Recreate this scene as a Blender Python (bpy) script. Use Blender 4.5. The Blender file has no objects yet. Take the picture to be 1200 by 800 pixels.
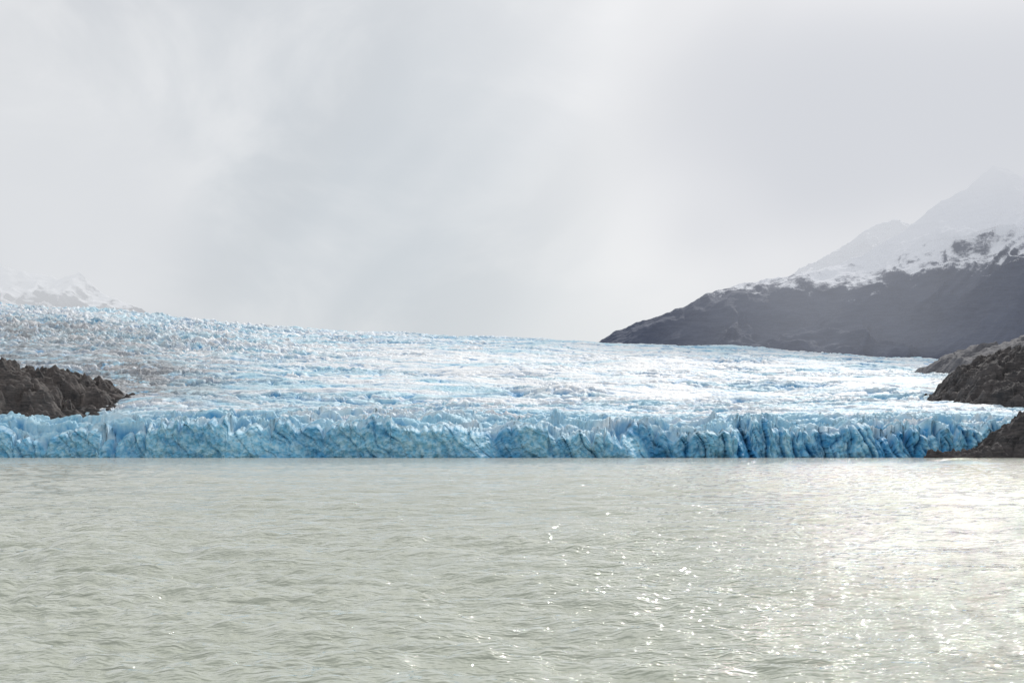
import bpy, math, time
import numpy as np
from math import radians
from mathutils import Vector
T0 = time.time()
sc = bpy.context.scene
sc.view_settings.view_transform = 'Standard'
sc.view_settings.look = 'None'
sc.view_settings.exposure = 0
sc.view_settings.gamma = 1
f32 = np.float32

# ------------------------------------------------------------------ noise
def _h(ix, iy, seed):
    a = np.asarray(ix).astype(np.int32).view(np.uint32); b = np.asarray(iy).astype(np.int32).view(np.uint32)
    n = a*np.uint32(374761393) + b*np.uint32(668265263) + np.uint32((seed*1274126177) & 0xffffffff)
    n = (n ^ (n >> np.uint32(13))) * np.uint32(1274126177)
    n = (n ^ (n >> np.uint32(16))) * np.uint32(2246822519)
    return ((n ^ (n >> np.uint32(15))) & np.uint32(0xffffff)).astype(f32) * f32(1/16777216.0)

_ang = np.arange(256)*2*math.pi/256
_C = np.cos(_ang).astype(f32); _S = np.sin(_ang).astype(f32)
def perlin(x, y, seed=0):
    x = np.asarray(x, f32); y = np.asarray(y, f32)
    ix = np.floor(x); iy = np.floor(y)
    fx = x-ix; fy = y-iy
    u = fx*fx*fx*(fx*(fx*6-15)+10); v = fy*fy*fy*(fy*(fy*6-15)+10)
    def g(dx, dy):
        a = (_h(ix+dx, iy+dy, seed)*256).astype(np.int32) & 255
        return _C[a]*(fx-dx) + _S[a]*(fy-dy)
    a = g(0,0); b = g(1,0); c = g(0,1); d = g(1,1)
    ab = a+(b-a)*u; cd = c+(d-c)*u
    return f32(1.5)*(ab+(cd-ab)*v)

def fbm(x, y, o=4, seed=0, gain=0.5):
    t = 0; a = 1; f = 1
    for i in range(o):
        t = t + a*perlin(x*f+i*17.3, y*f-i*9.1, seed+i); a *= gain; f *= 2.03
    return t
def ridged(x, y, o=4, seed=0, gain=0.5):
    t = 0; a = 1; f = 1; w = 1
    for i in range(o):
        r = (1-np.abs(perlin(x*f+i*7.7, y*f+i*3.1, seed+i)))**2
        t = t + a*r*w; w = np.clip(r*1.3, 0, 1); a *= gain; f *= 2.07
    return t
def worley(x, y, seed=0, jit=0.9):
    x = np.asarray(x, f32); y = np.asarray(y, f32)
    ix = np.floor(x); iy = np.floor(y)
    f1 = np.full(x.shape, 9.0, f32); f2 = f1.copy(); cid = np.zeros(x.shape, f32)
    tx = cid.copy(); ty = cid.copy()
    for dx in (-1,0,1):
        for dy in (-1,0,1):
            cx = ix+dx; cy = iy+dy
            h = _h(cx,cy,seed)
            h2 = (h*4096) % 1
            ex = x-(cx+0.5+(h-0.5)*jit); ey = y-(cy+0.5+(h2-0.5)*jit)
            d = np.sqrt(ex*ex+ey*ey)
            new = d < f1
            f2 = np.where(new, f1, np.minimum(f2, d))
            cid = np.where(new, (h*64) % 1, cid)
            tx = np.where(new, ex, tx); ty = np.where(new, ey, ty)
            f1 = np.where(new, d, f1)
    return f1, f2, cid, tx, ty
def sstep(a, b, x):
    t = np.clip((x-a)/(b-a), 0, 1); return t*t*(3-2*t)

# ------------------------------------------------------------------ mesh
def grid_mesh(name, X, Y, Z, mat, attrs=None, smooth=True):
    nr, nc = X.shape
    co = np.stack([X, Y, Z], -1).reshape(-1, 3).astype(f32)
    idx = np.arange(nr*nc, dtype=np.int32).reshape(nr, nc)
    q = np.stack([idx[:-1,:-1], idx[:-1,1:], idx[1:,1:], idx[1:,:-1]], -1).reshape(-1, 4)
    me = bpy.data.meshes.new(name)
    me.vertices.add(len(co)); me.vertices.foreach_set('co', co.ravel())
    me.loops.add(q.size); me.loops.foreach_set('vertex_index', q.ravel())
    me.polygons.add(len(q))
    me.polygons.foreach_set('loop_start', np.arange(0, q.size, 4, dtype=np.int32))
    me.polygons.foreach_set('use_smooth', np.full(len(q), smooth))
    for k, v in (attrs or {}).items():
        at = me.attributes.new(k, 'FLOAT', 'POINT')
        at.data.foreach_set('value', np.asarray(v, dtype=f32).ravel())
    me.update(calc_edges=True)
    ob = bpy.data.objects.new(name, me)
    sc.collection.objects.link(ob)
    me.materials.append(mat)
    return ob

class NT:
    def __init__(s, nt): s.nt = nt
    def n(s, t, **kw):
        nd = s.nt.nodes.new(t)
        for k, v in kw.items(): setattr(nd, k, v)
        return nd
    def set(s, sock, v):
        if isinstance(v, bpy.types.NodeSocket): s.nt.links.new(v, sock)
        elif isinstance(v, (tuple, list)) and len(v) == 3 and sock.type == 'RGBA': sock.default_value = (*v, 1)
        else: sock.default_value = v
    def math(s, op, a, b=0.0, c=None, clamp=False):
        nd = s.n('ShaderNodeMath', operation=op, use_clamp=clamp)
        s.set(nd.inputs[0], a); s.set(nd.inputs[1], b)
        if c is not None: s.set(nd.inputs[2], c)
        return nd.outputs[0]
    def mix(s, f, a, b, blend='MIX'):
        nd = s.n('ShaderNodeMix', data_type='RGBA', blend_type=blend)
        s.set(nd.inputs[0], f); s.set(nd.inputs[6], a); s.set(nd.inputs[7], b)
        return nd.outputs[2]
    def rng(s, v, a, b, c=0.0, d=1.0, smooth=True):
        nd = s.n('ShaderNodeMapRange'); nd.interpolation_type = 'SMOOTHSTEP' if smooth else 'LINEAR'
        s.set(nd.inputs[0], v)
        for i, k in enumerate((a, b, c, d)): s.set(nd.inputs[i+1], k)
        return nd.outputs[0]
    def noise(s, vec, scale, detail=5, rough=0.5, dist=0.0):
        nd = s.n('ShaderNodeTexNoise')
        s.set(nd.inputs['Vector'], vec); nd.inputs['Scale'].default_value = scale
        nd.inputs['Detail'].default_value = detail; nd.inputs['Roughness'].default_value = rough
        nd.inputs['Distortion'].default_value = dist
        return nd.outputs['Fac']
    def mapping(s, vec, scale=(1,1,1), rot=(0,0,0), loc=(0,0,0)):
        nd = s.n('ShaderNodeMapping'); s.set(nd.inputs[0], vec)
        nd.inputs['Scale'].default_value = scale; nd.inputs['Rotation'].default_value = rot
        nd.inputs['Location'].default_value = loc
        return nd.outputs[0]
    def attr(s, name):
        return s.n('ShaderNodeAttribute', attribute_name=name).outputs['Fac']
def new_mat(name):
    m = bpy.data.materials.new(name); m.use_nodes = True
    return m, NT(m.node_tree), m.node_tree.nodes['Principled BSDF']

SUN_AZ = radians(20); SUN_EL = radians(35)
sdir = (math.sin(SUN_AZ)*math.cos(SUN_EL), math.cos(SUN_AZ)*math.cos(SUN_EL), math.sin(SUN_EL))

# ------------------------------------------------------------------ materials
def ice_material():
    m, t, b = new_mat('glacier_ice')
    geo = t.n('ShaderNodeNewGeometry'); P = geo.outputs['Position']
    deep = t.attr('crevasse_and_shade'); dirt = t.attr('dirt'); snow_and_sun = t.attr('snow_and_sun'); cl = t.attr('cliff')
    n1 = t.noise(t.mapping(P, (0.03,0.02,0.05)), 1.0, 3, 0.6)
    n2 = t.noise(t.mapping(P, (0.35,0.2,0.25), (0,0.5,0)), 1.0, 3, 0.65)
    light = t.mix(t.rng(n1, 0.3, 0.7), (0.42,0.68,0.80), (0.63,0.80,0.87))
    light = t.mix(t.math('MULTIPLY', t.rng(n2, 0.5, 0.75), 0.28), light, (0.25,0.57,0.78))
    cliffc = t.mix(t.rng(n2, 0.35, 0.7), (0.19,0.50,0.71), (0.48,0.72,0.83))
    light = t.mix(cl, light, cliffc)
    light = t.mix(snow_and_sun, light, (0.87,0.885,0.90))
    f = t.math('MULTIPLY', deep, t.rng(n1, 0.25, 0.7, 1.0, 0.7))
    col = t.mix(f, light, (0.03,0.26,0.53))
    nd = t.noise(t.mapping(P, (0.05,0.02,0.08)), 1.0, 4, 0.7, 0.6)
    dcol = t.mix(t.rng(n2, 0.3, 0.7), (0.17,0.165,0.17), (0.42,0.425,0.44))
    df = t.math('MULTIPLY', dirt, t.rng(nd, 0.34, 0.52))
    col = t.mix(df, col, dcol)
    t.set(b.inputs['Base Color'], col)
    b.inputs['Roughness'].default_value = 0.6
    b.inputs['IOR'].default_value = 1.31
    bp = t.n('ShaderNodeBump'); bp.inputs['Strength'].default_value = 0.7; bp.inputs['Distance'].default_value = 1.3
    t.set(bp.inputs['Height'], n2)
    t.set(b.inputs['Normal'], bp.outputs[0])
    return m

def rock_material(name, c1, c2, c3, sc_=0.05, snowline=None, strat=0.5):
    m, t, b = new_mat(name)
    geo = t.n('ShaderNodeNewGeometry'); P = geo.outputs['Position']
    n1 = t.noise(t.mapping(P, (sc_,)*3), 1.0, 6, 0.65)
    n2 = t.noise(t.mapping(P, (sc_*1.5,sc_*1.5,sc_*9), (0.25,0.35,0)), 1.0, 4, 0.6, 0.8)
    col = t.mix(t.rng(n1, 0.35, 0.65), c1, c2)
    col = t.mix(t.math('MULTIPLY', t.rng(n2, 0.45, 0.62), strat), col, c3)
    if snowline:
        sep = t.n('ShaderNodeSeparateXYZ'); t.set(sep.inputs[0], P)
        ns = t.noise(t.mapping(P, (0.014,0.006,0.016), (0,0.5,0)), 1.0, 6, 0.74)
        ns2 = t.noise(t.mapping(P, (0.002,)*3), 1.0, 2, 0.5)
        sepn = t.n('ShaderNodeSeparateXYZ'); t.set(sepn.inputs[0], geo.outputs['Normal'])
        h = t.math('ADD', sep.outputs[2], t.math('MULTIPLY', t.math('SUBTRACT', ns, 0.5), snowline[2]))
        h = t.math('ADD', h, t.math('MULTIPLY', t.math('SUBTRACT', ns2, 0.5), 90))
        h = t.math('ADD', h, t.math('MULTIPLY', t.math('SUBTRACT', sepn.outputs[2], 0.75), snowline[3]))
        f = t.rng(h, snowline[0], snowline[1])
        col = t.mix(f, col, (0.86,0.88,0.92))
    t.set(b.inputs['Base Color'], col)
    b.inputs['Roughness'].default_value = 0.85
    bp = t.n('ShaderNodeBump'); bp.inputs['Strength'].default_value = 1.0; bp.inputs['Distance'].default_value = 0.12/sc_
    t.set(bp.inputs['Height'], t.math('ADD', n1, t.math('MULTIPLY', n2, 0.4)))
    t.set(b.inputs['Normal'], bp.outputs[0])
    return m

def water_material():
    m, t, b = new_mat('glacial_lake_water')
    geo = t.n('ShaderNodeNewGeometry'); P = geo.outputs['Position']
    nl = t.noise(t.mapping(P, (0.010,0.03,1)), 1.0, 2, 0.5)
    col = t.mix(t.rng(nl, 0.3, 0.7), (0.46,0.49,0.405), (0.53,0.555,0.475))
    t.set(b.inputs['Base Color'], col)
    b.inputs['Roughness'].default_value = 0.05
    b.inputs['IOR'].default_value = 1.33
    hsum = None
    for (sc3, rz, dist, det) in (((0.12,0.42,1),0.06,0.50,2), ((1.0,2.3,1),0.15,0.24,3), ((3.8,6.4,1),-0.25,0.078,2)):
        h = t.math('MULTIPLY', t.noise(t.mapping(P, sc3, (0,0,rz)), 1.0, det, 0.62, 0.0), dist)
        hsum = h if hsum is None else t.math('ADD', hsum, h)
    bb = t.n('ShaderNodeBump'); bb.inputs['Strength'].default_value = 1.0; bb.inputs['Distance'].default_value = 1.0
    t.set(bb.inputs['Height'], hsum)
    t.set(b.inputs['Normal'], bb.outputs[0])
    return m

# ------------------------------------------------------------------ glacier
F = 1667.0
top_px = np.array([-700,-300,0,100,200,300,400,550,700,850,1000,1130,1250,1600,2000])
top_py = np.array([300,335,355,361,371,381,389,393,401,407,414,424,428,430,430])
gD = np.array([1000,1200,1500,2000,3000,4000])
gg = np.array([0,.17,.40,.61,.86,1.0])
def base_height(x, D):
    px = x/D*F + 600
    tp = np.interp(px, top_px, top_py)
    Dc = np.minimum(D, 4000)
    py = 492 - (492-tp)*np.interp(Dc, gD, gg)
    z = 3 + Dc*(531-py)/F
    return (z + 0.03*np.maximum(D-4000, 0)).astype(f32)

s = np.concatenate([np.linspace(-1.1,-0.422,70), np.linspace(-0.42,0.42,1180), np.linspace(0.422,1.1,70)]).astype(f32)
Ds = (1000*np.exp(np.linspace(0, math.log(4.6), 900))).astype(f32)
S, D = np.meshgrid(s, Ds)
X = S*D
r_ = np.sqrt(D/1000)
U = X/r_; V = 2000*(r_-1)
wx = 16*fbm(U/80, V/60, 3, 11); wy = 16*fbm(U/80, V/60, 3, 23)
flow = 0.22*U
f1,f2,c1,tx,ty = worley((U+wx)/26, (V+wy+flow)/12, 3)
crA = 1-sstep(0.02, 0.24, f2-f1)
bA = (c1-0.5)*0.7 + tx*0.5 - ty*0.7
f1,f2,c2,tx2,ty2 = worley((U+wx*1.3)/10, (V+wy*1.3+flow)/4.6, 31)
crB = 1-sstep(0.0, 0.3, f2-f1)
bB = (c2-0.5) - ty2*0.8
lineA = sstep(0.84, 0.98, 1-np.abs(perlin((U+wx)/85, (V+wy*1.4+flow)/13, 51)))
lineB = sstep(0.84, 0.98, 1-np.abs(perlin((U+wx)/60, (V+wy-0.3*U)/20, 57)))
zone = sstep(-0.35, 0.35, fbm(U/230, V/90, 3, 61))
big = fbm(U/200, V/110, 4, 71)
fine = ridged(U/12, V/7, 2, 81)
PX = S*F+600
fall = sstep(620, 60, PX)*sstep(1700, 2600, D)
frontr = 1-sstep(1000, 1150, D)
calm = np.exp(-((PX-720)/380)**2)*sstep(1150,1500,D)*(1-sstep(2500,3600,D))
A = 1.3 + 1.7*zone + 3.8*fall + 3.4*frontr - 0.7*calm
A = np.clip(A, 0.8, 20)*(1+0.3*(r_-1))
rel = A*(bA*1.0 - crA*(0.35+0.8*zone)) + A*0.45*(bB*0.8-crB*0.7) - A*(0.9*lineA + 0.6*lineB*zone) + A*0.3*(fine-1) + 7*big*(0.25+sstep(1000,1500,D))
spike = fall*np.clip(ridged(U/22, V/26, 3, 91)-0.9, -0.4, 1)*8
Hs = base_height(X, D) + rel + spike
Hs = Hs + frontr*(7.5*fbm(X/50, D/60, 3, 77) - 2)
Hs = Hs - 12*sstep(190, 60, PX)*sstep(1030,1090,D)*(1-sstep(1250,1400,D))

def front_off(x, z):
    w = 55*fbm(x/170, x*0+3.3, 3, 101)
    ph = (x + 0.9*z + w)/118.0 + 0.25
    k = np.floor(ph); fr = ph-k
    idv = _h(k, k*0, 7)
    saw = np.where(fr < 0.82, fr/0.82, (1-fr)/0.18)
    a = -30*saw*(0.35+0.9*idv)
    a = a + 22*fbm(x/260, x*0+9.1, 3, 111)
    rb = sstep(60, 170, x + 60*perlin(x/60, x*0+5, 8))
    rb = np.maximum(rb, 0.35*sstep(0.1,0.4,perlin(x/45, x*0+1.5, 9)))
    lean = 0.7-0.55*rb
    wxx = (3+3*(1-rb))*perlin(x/16,z/16,5)
    q1,q2,qc,qx,qy = worley((x+lean*z+wxx)/10.5, (z+0.4*x)/55, 121)
    crc = 1-sstep(0.0, 0.22, q2-q1)
    a = a + (qc-0.5)*(2.0+8*rb) + crc*(0.6+4.0*rb) + qx*(1.5+5*rb)
    r1,r2,rc,rx,ry = worley((x+lean*z+wxx)/3.6, (z-0.3*x)/15, 131)
    cr2 = 1-sstep(0.0, 0.3, r2-r1)
    a = a + (rc-0.5)*(1.1+2.4*rb) + cr2*(0.5+1.5*rb)
    a = a + 1.7*fbm((x+z)/8, (z-x*0.6)/6, 4, 141, 0.6)
    streak = sstep(0.0, 0.6, fbm((x*0.5+z*1.0)/7, (z*0.5-x)/40, 3, 151))
    patch = sstep(-0.2,0.5,fbm(x/30, z/25, 3, 155))
    dk = 0.55*crc*(0.1+0.9*rb)+0.30*cr2*(0.3+0.7*rb)+0.60*qc*rb*(0.3+0.7*patch) + 0.70*sstep(0.55,0.0,saw)*idv*(1-0.5*rb) + 0.40*streak*(1-rb)  # saw term paints the shaded left side of each wedge darker blue
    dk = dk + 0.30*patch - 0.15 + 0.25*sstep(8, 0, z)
    return a, np.clip(dk, 0, 1)

Htop = Hs[0]; x0 = X[0]
nz = 80
tt = np.linspace(0, 1, nz).astype(f32)
Zc = -2.0 + (Htop[None,:]+2.0)*tt[:,None]
Xc = np.repeat(x0[None,:], nz, 0)
off, dk = front_off(Xc, Zc)
Yc = 1000 + off + 7.0*tt[:,None]**2 + 6*sstep(0.85, 1.0, tt)[:,None]
offtop = Yc[-1]-1000
kern = np.hanning(61); kern /= kern.sum()
osm = np.convolve(np.pad(offtop, 30, mode='edge'), kern, mode='valid').astype(f32)
Ys = D + osm[None,:]*np.exp(-(D-1000)/60.0) + (offtop-osm)[None,:]*np.exp(-(D-1000)/6.0)
fb = fbm(U/45,V/30,3,161)
dA = sstep(370, 70, PX+130*fb)*sstep(1120,1300,D)*(1-sstep(2700,3700,D))
dB = np.exp(-((PX-170)/80)**2)*sstep(1150,1300,D)*(1-sstep(1700,2100,D))
dirt = np.clip(0.85*dA*(0.8+0.6*fb)+0.45*dB, 0, 0.9)
dirt = np.maximum(dirt, 0.5*sstep(1060,1120,PX)*(D>1500)*(D<3000))
sn = fbm((U+0.3*V)/150, V/34, 4, 171)
snow_and_sun = np.clip(0.36 + 0.6*calm + 1.2*sn + 0.22*sstep(2000,3500,D)-0.5*frontr + 0.25*bB - 0.4*np.exp(-((PX-330)/130)**2)*np.exp(-((D-1500)/250)**2), 0, 0.97)  # snow patches; calm term also paints the sunlit middle band whiter
deep = np.clip(0.7*crA*(0.3+0.7*zone) + 0.35*crB*(0.4+0.6*zone) + 0.8*lineA + 0.45*lineB*zone + 0.2*(0.5-c1) - 0.25*calm, 0, 1)*(1-0.4*sn.clip(0,1))
topcrust = sstep(0.86, 0.98, tt)[:,None]
Xg = np.concatenate([Xc, X[1:]]); Yg = np.concatenate([Yc, Ys[1:]]); Zg = np.concatenate([Zc, Hs[1:]])
grid_mesh('glacier', Xg, Yg, Zg, ice_material(), {
    'crevasse_and_shade': np.concatenate([dk*(1-0.4*topcrust), deep[1:]]),
    'dirt': np.concatenate([Zc*0, dirt[1:]]), 'snow_and_sun': np.concatenate([Zc*0+0.25*topcrust, snow_and_sun[1:]]),
    'cliff': np.concatenate([np.ones_like(Zc)*(1-0.4*topcrust), (frontr*0.6)[1:]])})

# ------------------------------------------------------------------ lake
rows = np.exp(np.linspace(math.log(5), math.log(1150), 1250))
cs = np.concatenate([np.linspace(-3.5,-0.425,40), np.linspace(-0.42,0.42,700), np.linspace(0.425,3.5,40)])
SS, RR = np.meshgrid(cs, rows)
XW = (SS*RR).astype(f32); YW = RR.astype(f32)
ZW = np.zeros_like(XW)
rs = np.random.RandomState(4)
spac = RR[:, :1]*0.0044
for i in range(64):
    lam = 0.4*(6.5/0.4)**(rs.rand()**1.4)
    th = radians(-108) + rs.randn()*0.6
    k = 2*math.pi/lam
    amp = 0.0085*lam**0.70
    fadew = sstep(1.8, 4.0, lam/spac)
    r0 = int(np.searchsorted(-fadew[:,0], -1e-4)) or 1
    ph = f32(k*math.cos(th))*XW[:r0] + f32(k*math.sin(th))*YW[:r0] + f32(rs.rand()*6.28)
    w_ = np.sin(ph)
    ZW[:r0] += (amp*fadew[:r0]*(w_ + 0.3*(1-2*w_*w_))).astype(f32)
ZW *= 0.8+0.5*fbm(XW/25, YW/14, 3, 201)
grid_mesh('lake_water', XW, YW, ZW, water_material())

# ------------------------------------------------------------------ rocks
def rock_patch(name, x0, x1, y0, y1, nx, ny, hf, mat):
    xs, ys = np.meshgrid(np.linspace(x0,x1,nx), np.linspace(y0,y1,ny))
    xs = xs.astype(f32); ys = ys.astype(f32)
    return grid_mesh(name, xs, ys, hf(xs, ys), mat)
rk1 = rock_material('grey_brown_rock', (0.028,0.027,0.029), (0.080,0.068,0.064), (0.16,0.14,0.13), 0.09, strat=0.4)
rk2 = rock_material('dark_rock', (0.025,0.025,0.028), (0.062,0.056,0.057), (0.13,0.115,0.11), 0.07, strat=0.4)
rk3 = rock_material('scree_rock', (0.075,0.077,0.09), (0.12,0.12,0.135), (0.19,0.19,0.20), 0.03)
def crag(x, y, sz, seed):
    a,b_,c,tx,ty = worley(x/sz+0.5*fbm(x/sz,y/sz,3,seed), y/sz+0.4*fbm(x/sz,y/sz,2,seed+9), seed)
    return (c-0.5)*1.0 - (1-sstep(0,0.25,b_-a))*0.4 + 0.6*(tx-ty) + 1.0*(ridged(x/sz*0.6,y/sz*0.6,4,seed+3,0.6)-1)
def h_left(x, y):
    dome = 96*(1-np.abs(np.maximum(x+540,0)/258)**2.4-np.abs((y-1265)/205)**3.0)
    c = 79 - 0.10*(x+480)
    dome = np.minimum(dome, c) 
    return dome + 0.15*np.maximum(-x-600, 0) + crag(x,y,34,301)*8 + crag(x,y,11,305)*3
rock_patch('rock_outcrop', -1500, -270, 1040, 1560, 800, 420, h_left, rk1)
def h_right_mid(x, y):
    r = np.interp(x-(y-1450)*0.2, [300,400,445,480,515,560,700,900,1600],[-50,36,76,94,106,112,116,170,540])
    z = r - 0.0012*np.maximum(1450-y,0)**2 - 0.001*np.maximum(y-1450,0)**2
    return z + crag(x,y,38,311)*7 + crag(x,y,12,315)*3.4
rock_patch('rock_outcrop', 350, 1600, 1230, 1750, 850, 360, h_right_mid, rk2)
def h_right_low(x, y):
    z = 33*(1-np.abs(np.minimum(x-372,0)/60)**1.8-((y-972)/50)**2) + 0.2*np.maximum(x-385,0)
    z2 = 5*(1-((x-310)/34)**2-((y-945)/12)**2)
    return np.maximum(z, z2) + crag(x,y,17,321)*4.2 + crag(x,y,6,325)*1.6
rock_patch('rock_outcrop', 260, 1200, 915, 1080, 900, 230, h_right_low, rk2)
def h_right_far(x, y):
    z = np.interp(x, [600,720,750,820,900,1050,1600,3500],[20,136,166,184,204,240,430,1000]) - 0.0005*np.abs(y-2500)**2
    return z + crag(x,y,70,331)*6 + crag(x,y,22,335)*3
rock_patch('moraine_slope', 600, 3500, 2050, 3200, 600, 260, h_right_far, rk3)

# ------------------------------------------------------------------ mountains
def mountain(name, pts, yr, slope, x0, x1, y0, y1, nx, ny, mat, amp, seed, fineamp=0.10):
    xs, ys = np.meshgrid(np.linspace(x0,x1,nx), np.linspace(y0,y1,ny))
    xs = xs.astype(f32); ys = ys.astype(f32)
    px_, pz = zip(*pts)
    w = 60*fbm(xs/400, ys/400, 3, seed)
    r = np.interp(xs, px_, pz)
    d = np.abs(ys-yr+w)
    z = r - slope*d*(1-0.12*d/2000)
    g = ridged(xs/380+0.5*fbm(xs/300,ys/300,2,seed+1)+ys/1500, ys/900, 5, seed+2, 0.5)-1.1
    z = z + g*amp*sstep(-20, 500, d) + amp*fineamp*(ridged(xs/110, ys/140, 4, seed+5, 0.55)-1.1)
    return grid_mesh(name, xs, ys, z, mat)
mt_rock = rock_material('hazed_mountain_rock', (0.045,0.062,0.112), (0.062,0.082,0.138), (0.090,0.108,0.160), 0.008, (680, 770, 480, 180), 0.4)  # rock colours carry the distance haze, mixed in as a blue cast
mt_snow = rock_material('snowy_mountain_rock', (0.10,0.115,0.14), (0.16,0.175,0.21), (0.2,0.21,0.24), 0.006, (780, 900, 600, 700), 0.3)
mountain('mountain', [(-200,250),(200,400),(349,467),(440,520),(576,572),(720,618),(828,680),(972,722),(1152,752),(1296,775),(1476,840),(1656,945),(1800,1060),(1920,1120),(2034,1225),(2100,1200),(2160,1170),(2500,1100),(3600,1400)],
         6000, 0.55, 0, 3800, 4100, 6600, 850, 500, mt_rock, 70, 401)
mountain('snowy_mountain', [(900,600),(1530,930),(1683,1085),(1963,1230),(2091,1330),(2295,1410),(2500,1350),(3060,1300),(5000,1900)],
         8500, 0.6, 900, 5000, 7300, 9000, 500, 220, mt_snow, 120, 431)
mountain('snowy_mountain', [(-5500,1900),(-3400,1150),(-2880,1050),(-2700,1020),(-2560,990),(-2424,1020),(-2304,900),(-2080,815),(-1800,640),(-1300,400)],
         8000, 0.5, -5500, -1200, 6400, 8500, 550, 260, mt_snow, 90, 461)
gm = rock_material('ground_rock', (0.14,0.135,0.13), (0.22,0.21,0.2), (0.26,0.25,0.24), 0.01)
gx, gy = np.meshgrid(np.linspace(-30000,30000,40), np.linspace(-30000,30000,40))
grid_mesh('ground', gx, gy, gx*0-4.0, gm)

# ------------------------------------------------------------------ mist (cloud lying on the summits)
def mist(name, lo, hi, zr, dens, base, L, seed, xr):
    m = bpy.data.materials.new(name+'_volume'); m.use_nodes = True
    nt = m.node_tree; nt.nodes.clear(); t = NT(nt)
    out = t.n('ShaderNodeOutputMaterial')
    P = t.n('ShaderNodeNewGeometry').outputs['Position']
    sep = t.n('ShaderNodeSeparateXYZ'); t.set(sep.inputs[0], P)
    x, y, z = sep.outputs
    nz_ = t.noise(t.mapping(P, (0.0015,0.0013,0.0026), loc=(seed,0,0)), 1.0, 1, 0.5)
    zz = t.math('ADD', z, t.math('MULTIPLY', t.math('SUBTRACT', nz_, 0.5), 750))
    d = t.rng(zz, zr[0], zr[1])
    d = t.math('ADD', t.math('MULTIPLY', d, 1-base), base)
    for (c, a, b_, w0, w1) in ((x, lo[0], hi[0], xr, xr), (y, lo[1], hi[1], 250, 250), (z, lo[2]-1, hi[2], 60, 600)):
        d = t.math('MULTIPLY', d, t.rng(c, a, a+w0))
        d = t.math('MULTIPLY', d, t.rng(c, b_-w1, b_, 1.0, 0.0))
    d = t.math('MULTIPLY', d, dens)
    ab = t.n('ShaderNodeVolumeAbsorption'); ab.inputs['Color'].default_value = (0,0,0,1)
    t.set(ab.inputs['Density'], d)
    em = t.n('ShaderNodeEmission'); em.inputs['Color'].default_value = (*L, 1)
    t.set(em.inputs['Strength'], d)  # mist emits light itself, in place of scattered daylight
    ad = t.n('ShaderNodeAddShader'); nt.links.new(ab.outputs[0], ad.inputs[0]); nt.links.new(em.outputs[0], ad.inputs[1])
    nt.links.new(ad.outputs[0], out.inputs['Volume'])
    me = bpy.data.meshes.new(name)
    v = [(a,b,c) for a in (lo[0],hi[0]) for b in (lo[1],hi[1]) for c in (lo[2],hi[2])]
    me.from_pydata(v, [], [(0,1,3,2),(4,6,7,5),(0,4,5,1),(2,3,7,6),(0,2,6,4),(1,5,7,3)])
    me.materials.append(m)
    ob = bpy.data.objects.new(name, me); sc.collection.objects.link(ob)
mist('mist_cloud', (300,4500,300), (3800,6400,1900), (690,1250), 0.0022, 0.12, (0.66,0.68,0.725), 3.1, 900)
mist('mist_cloud', (-4200,5600,300), (-1300,7200,1700), (450,1050), 0.0017, 0.15, (0.72,0.74,0.77), 8.4, 500)

# ------------------------------------------------------------------ world
w = bpy.data.worlds.new("World"); sc.world = w; w.use_nodes = True
nt = w.node_tree; nt.nodes.clear(); t = NT(nt)
out = t.n('ShaderNodeOutputWorld')
sky = t.n('ShaderNodeTexSky'); sky.sky_type = 'NISHITA'; sky.sun_disc = False
sky.sun_elevation = SUN_EL; sky.sun_rotation = SUN_AZ
bg1 = t.n('ShaderNodeBackground'); bg1.inputs[1].default_value = 0.1
nt.links.new(sky.outputs[0], bg1.inputs[0])
dirv = t.n('ShaderNodeTexCoord').outputs['Generated']
def lobe(d, p):
    d = Vector(d).normalized()
    dt = t.n('ShaderNodeVectorMath', operation='DOT_PRODUCT')
    nt.links.new(dirv, dt.inputs[0]); dt.inputs[1].default_value = d
    return t.math('POWER', t.math('MAXIMUM', dt.outputs['Value'], 0.0), p)
n1 = t.noise(t.mapping(dirv, (1.0,0.6,1.6), (0,0.6,0), (0.3,0.0,0.2)), 3.2, 3, 0.5, 0.4)
n2 = t.noise(t.mapping(dirv, (1.0,0.5,1.5), (0,-0.8,0), (3.0,0.4,0.0)), 5.5, 6, 0.56, 0.5)
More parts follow.
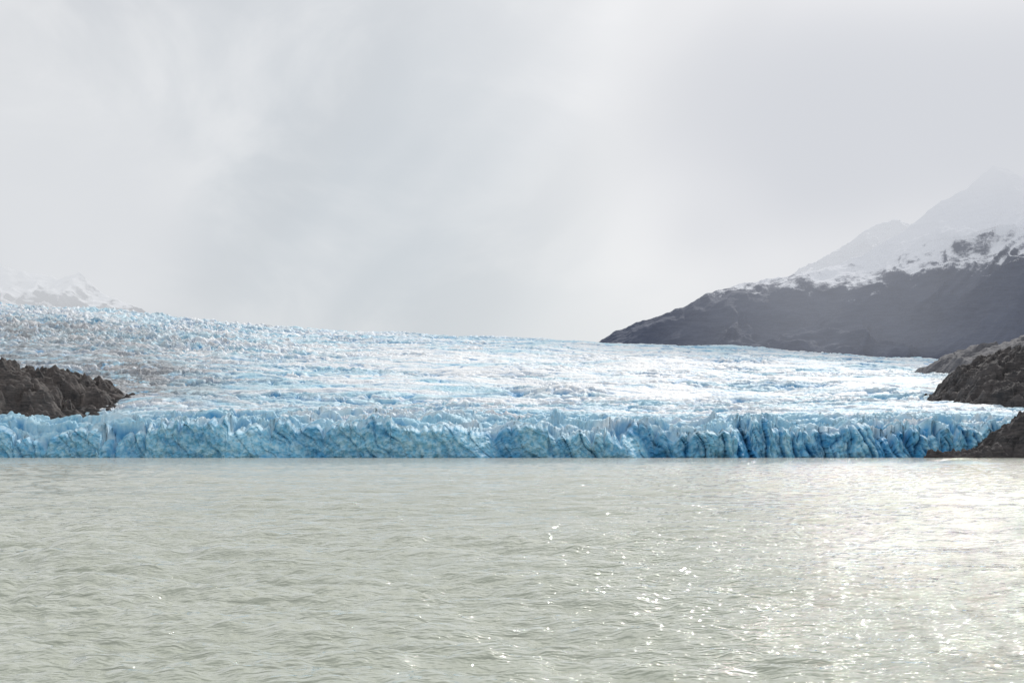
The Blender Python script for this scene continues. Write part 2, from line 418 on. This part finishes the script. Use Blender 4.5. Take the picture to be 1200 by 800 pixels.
# diagonal shafts / cloud streaks falling from the bright opening (upper right to lower left)
n3 = t.noise(t.mapping(t.mapping(dirv, (1,1,1), (0,-0.7,0)), (5.0,0.6,0.9), (0,0,0), (1.0,5.4,0.0)), 1.5, 3, 0.5, 0.1)
cc = t.mix(t.rng(n1, 0.3, 0.7), (0.65,0.67,0.70), (0.76,0.77,0.785))
cc = t.mix(t.math('MULTIPLY', t.rng(n2, 0.40, 0.70), 0.6), cc, (0.89,0.89,0.895))
cc = t.mix(t.math('MULTIPLY', lobe((-0.06,1,0.14), 45), 0.82), cc, (0.56,0.61,0.655))
cc = t.mix(t.math('MULTIPLY', lobe((0.38,1,0.16), 110), 0.75), cc, (0.60,0.60,0.615))
cc = t.mix(t.math('MULTIPLY', lobe((0.07,1,0.06), 160), 0.6), cc, (0.74,0.77,0.79))
cc = t.mix(t.math('MULTIPLY', lobe((0.25,1,0.33), 60), 1.0), cc, (1.08,1.065,1.07))
for dd, p, a in (((0.20,1,0.27),260,0.5), ((0.14,1,0.21),300,0.45), ((0.09,1,0.15),320,0.3)):
    cc = t.mix(t.math('MULTIPLY', lobe(dd, p), a), cc, (0.92,0.915,0.92))
cc = t.mix(t.math('MULTIPLY', t.rng(n3, 0.45, 0.66), 0.22), cc, (0.93,0.925,0.93))
cc = t.mix(t.math('MULTIPLY', t.rng(n3, 0.50, 0.32), 0.22), cc, (0.55,0.575,0.605))
cc = t.mix(t.math('MULTIPLY', t.rng(n2, 0.50, 0.75), 0.35), cc, (0.88,0.88,0.885))
cc = t.mix(t.math('MULTIPLY', lobe(sdir, 14), 0.3, clamp=True), cc, (1.0,0.99,0.98))
bg2 = t.n('ShaderNodeBackground'); t.set(bg2.inputs[0], cc); bg2.inputs[1].default_value = 1.0
mx = t.n('ShaderNodeMixShader'); mx.inputs[0].default_value = 0.96
nt.links.new(bg1.outputs[0], mx.inputs[1]); nt.links.new(bg2.outputs[0], mx.inputs[2])
nt.links.new(mx.outputs[0], out.inputs[0])

ld = bpy.data.lights.new('sun', 'SUN'); ld.energy = 2.0; ld.angle = radians(1.5); ld.color = (1.0,0.96,0.91)
so = bpy.data.objects.new('sun', ld); sc.collection.objects.link(so)
so.rotation_euler = Vector(sdir).to_track_quat('Z', 'Y').to_euler()
so.location = (0,0,500)

cam = bpy.data.cameras.new('camera'); cam.lens = 50; cam.sensor_width = 36
cam.shift_y = 131/1200; cam.clip_start = 0.1; cam.clip_end = 60000
co = bpy.data.objects.new('camera', cam); sc.collection.objects.link(co)
co.location = (0,0,3.0); co.rotation_euler = (radians(90),0,0)
sc.camera = co
print('total', time.time()-T0)
